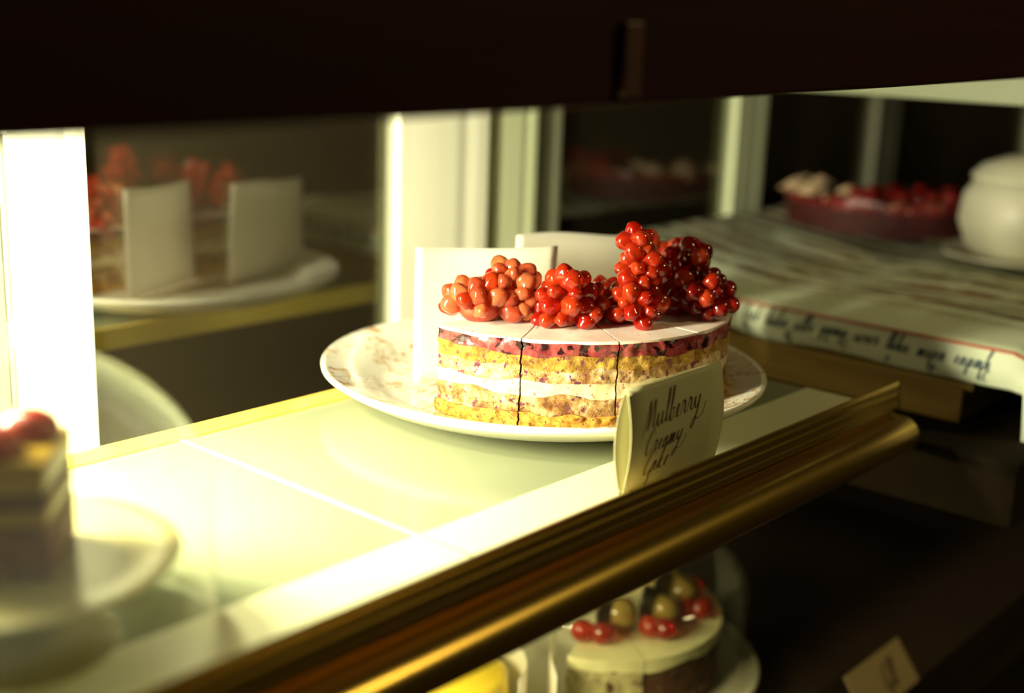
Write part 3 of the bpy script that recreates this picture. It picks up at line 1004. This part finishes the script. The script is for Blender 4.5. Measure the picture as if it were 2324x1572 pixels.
# white lidded jar
jr = thing('white_jar', 'white round lidded jar at the right edge beside the tart', 'jar', (1.168, 0.4050, 0.0400))
MB().lathe([(0.0004, 0.0), (0.040, 0.0), (0.052, 0.010), (0.060, 0.032), (0.058, 0.055), (0.050, 0.068), (0.046, 0.070), (0.0004, 0.070)], 56).build('jar_body', M['white_china'], jr, angle=50)
ld = MB().lathe([(0.0004, 0.0705), (0.052, 0.0705), (0.053, 0.0735), (0.044, 0.083), (0.024, 0.091), (0.0004, 0.093)], 56).build('lid', M['white_china'], jr, angle=50)
MB().lathe([(0.0004, 0.092), (0.006, 0.092), (0.005, 0.097), (0.010, 0.103), (0.008, 0.109), (0.0004, 0.111)], 24).build('lid_knob', M['white_china'], ld, angle=50)
jp = MB().lathe([(0.0004, 0.003), (0.045, 0.003), (0.062, 0.0075), (0.071, 0.0085), (0.071, 0.0070), (0.058, 0.004), (0.044, 0.0), (0.0004, 0.0)], 56).build('saucer', M['plain_plate'], loc=(1.168, 0.4050, 0.0366), angle=50)
tag(jp, 'cream saucer under the white lidded jar', 'saucer')

# ------------------------------------------------------------------ lower shelf
LZ0 = -0.258
ls = MB().box(-0.4, 2.1, 0.352, 0.672, LZ0 - 0.012, LZ0).build('lower_shelf', M['dark'], smooth=False, bevel=0.001)
tag(ls, 'dark lower shelf board carrying the chocolate curl cake', 'shelf')
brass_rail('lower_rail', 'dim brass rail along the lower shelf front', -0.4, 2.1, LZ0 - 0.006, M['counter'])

LC = (0.7365, 0.536)
lp = MB().lathe(plate_profile(0.122, 0.018, 0.090), 96).build('dinner_plate', M['plain_plate'], loc=(LC[0], LC[1], LZ0 + 0.0002), angle=60)
tag(lp, 'plain cream plate under the lower cake with chocolate curls', 'plate')
LR = 0.0890
lz = LZ0 + 0.0090
lseams = [201.0, 236.5, 272.0, 305.0, 340.0, 375.0]
lower_labels = ['iced cake slice on the lower shelf with two orange red currants at its left corner',
                'lower cake slice in the middle, right of the wavy seam', 'lower cake slice at the right with dark bare sponge side',
                'shaded lower cake slice behind the right plate rim', 'rear lower cake slice with upright chocolate curl']
for i in range(5):
    a0, a1 = math.radians(lseams[i]), math.radians(lseams[i + 1])
    am = (a0 + a1) / 2
    t = thing('cake_slice', lower_labels[i], 'cake', (LC[0] + 0.0014 * math.cos(am), LC[1] + 0.0014 * math.sin(am), lz), 'slices of the lower iced cake')
    z1 = wob(0.0105, 0.002, 4)
    z2 = wob(0.040, 0.0028, 6)
    z3 = wob(0.0490, 0.0005, 8)
    mb = wedge(MB(), a0, a1, LR - 0.002, lambda x, y: 0, z1, 16, 8, 3); rough_up(mb, 0.001, 150, 3); mb.build('sponge_base', M['choc_sponge'], t, angle=50)
    mb = wedge(MB(), a0, a1, LR - (0.0 if i == 0 else 0.002), z1, z2, 16, 8, 4); rough_up(mb, 0.0012, 150, 4); mb.build('cake_side', M['stained_icing'] if i == 0 else M['choc_sponge'], t, angle=50)
    mb = wedge(MB(), a0, a1, LR, z2, z3, 16, 8, 3); rough_up(mb, 0.0006, 120, 5); mb.build('icing', M['butter_icing'], t, angle=50)

LT = lz + 0.0490


def ball(label, name, cat, x, y, r, mat, group, sx=1.0, z=None):
    bm = bmesh.new()
    bmesh.ops.create_uvsphere(bm, u_segments=18, v_segments=12, radius=r)
    for v in bm.verts:
        v.co.x *= sx
        if v.co.z > r * 0.8: v.co.z -= (v.co.z - r * 0.8) * 0.9      # dimple where the stalk was
    for f in bm.faces: f.smooth = True
    me = bpy.data.meshes.new(name); bm.to_mesh(me); bm.free(); me.materials.append(mat)
    o = put(name, me, None, (x, y, (LT + r * 0.97) if z is None else z), (0.3, 0.2, random.random() * 3))
    return tag(o, label, cat, group)


cur = [((0.6775, 0.5105), 'orange red currant at the front left corner of the lower cake'),
       ((0.6840, 0.4975), 'orange red currant on the left slice, second from its corner'),
       ((0.7180, 0.4790), 'red currant left of the pair on the middle lower slice'),
       ((0.7225, 0.4695), 'red currant right of the pair on the middle lower slice'),
       ((0.7620, 0.4790), 'dark red currant left of the pair on the right lower slice'),
       ((0.7700, 0.4690), 'dark red currant right of the pair on the right lower slice'),
       ((0.7980, 0.4960), 'dark red currant at the far right edge of the lower cake'),
       ((0.7900, 0.5420), 'red currant at the back of the lower cake under the rail')]
for (x, y), l in cur:
    ball(l, 'red_currant', 'berry', x, y, 0.0088, M['currant'], 'red currants on the lower cake', 1.12)
for (x, y, r), l in (((0.7120, 0.5030, 0.0130), 'large amber fruit ball on the left lower slice'),
                     ((0.7440, 0.4850, 0.0120), 'amber fruit ball on the middle lower slice'),
                     ((0.7790, 0.4930, 0.0125), 'amber fruit ball on the right lower slice'),
                     ((0.7220, 0.5250, 0.0085), 'small amber fruit ball behind the left chocolate curl'),
                     ((0.7920, 0.5200, 0.0130), 'amber fruit ball beside the tall rear chocolate curl')):
    ball(l, 'amber_fruit', 'fruit', x, y, r, M['lychee'], 'amber fruit on the lower cake')


def choc_curl(label, x, y, h, bend, rot):
    mb = MB()
    def P(u, w):
        a = -0.9 + 2.2 * w
        wd = 0.0200 * math.sin(math.pi * min(1, 0.08 + 0.92 * w)) ** 0.8
        return (bend * math.cos(a) + (u - 0.5) * wd, (u - 0.5) * wd * 0.8, h * w)
    mb.grid(P, 4, 14)
    o = mb.build('chocolate_curl', M['choc'], loc=(x, y, LT + 0.0004), angle=80)
    o.rotation_euler = (0, 0, rot)
    sol = o.modifiers.new('thickness', 'SOLIDIFY'); sol.thickness = 0.0026; sol.offset = 0
    return tag(o, label, 'chocolate', 'chocolate curls on the lower cake')


choc_curl('crescent chocolate curl on the left lower slice', 0.6900, 0.5110, 0.029, 0.012, -0.75)
choc_curl('leaf shaped chocolate curl on the middle lower slice', 0.7270, 0.4930, 0.033, 0.006, -0.7)
choc_curl('tall broad chocolate curl at the back of the lower cake', 0.7560, 0.5020, 0.042, 0.006, -0.6)

# glass cover over the lower cake
gc = MB()
prof = [(0.1085, 0.0), (0.1085, 0.070), (0.106, 0.078), (0.098, 0.083), (0.0004, 0.086)]
gc.lathe(prof, 72, close=False)
gco = gc.build('glass_cover', M['cover_glass'], loc=(LC[0], LC[1], LZ0 + 0.0148), angle=50)
tag(gco, 'low clear glass cover over the lower iced cake', 'cover')

# lemon cake with paper collars, left on the lower shelf
lk = thing('lemon_cake', 'bright yellow jelly cake at the bottom edge beneath the brass rail', 'cake', (0.590, 0.560, LZ0 + 0.0004))
MB().lathe([(0.0004, 0.0), (0.042, 0.0), (0.043, 0.002), (0.043, 0.026), (0.042, 0.028), (0.0004, 0.028)], 48).build('sponge', M['butter_icing'], lk, angle=50)
MB().lathe([(0.0004, 0.0282), (0.0425, 0.0282), (0.043, 0.032), (0.042, 0.047), (0.038, 0.050), (0.0004, 0.051)], 48).build('jelly_top', M['lemon'], lk, angle=50)


def collar(label, cx, cy, r, a0, a1, h):
    sheet('paper_collar', label, lambda u, v: (r * math.cos(math.radians(a0 + (a1 - a0) * u)), r * math.sin(math.radians(a0 + (a1 - a0) * u)), h * v), 24, 4, M['parchment'], 'paper', 0.0004, (cx, cy, LZ0 + 0.0006))


collar('curved white paper collar right of the yellow jelly cake', 0.590, 0.560, 0.055, -75, 40, 0.056)
sheet('paper_sheet', 'white paper sheet standing between the yellow cake and the lower iced cake',
      lambda u, v: (0.055 * u, 0.045 * u + 0.006 * math.sin(3 * u), 0.062 * v), 12, 4, M['parchment'], 'paper', 0.0004, (0.6180, 0.4850, LZ0 + 0.0006))

# tilted card on the lower shelf
lc = thing('name_card', 'cream name card leaning back on the lower shelf at bottom right', 'card', (0.9059, 0.3500, LZ0 + 0.0004))
lc.rotation_euler = (math.radians(-37), 0, 0)
MB().box(-0.090, 0.0, -0.0003, 0.0003, 0, 0.036).build('card_leaf', M['card_shaded'], lc, smooth=False)
mb = MB()
write(mb, 'Gll', 0.0085, -0.046, 0.0075, lambda u, v: (u, -0.0007, v), 0.2, 0.22, 0.0)
mb.build('lettering', M['ink'], lc, merge=False, smooth=False)
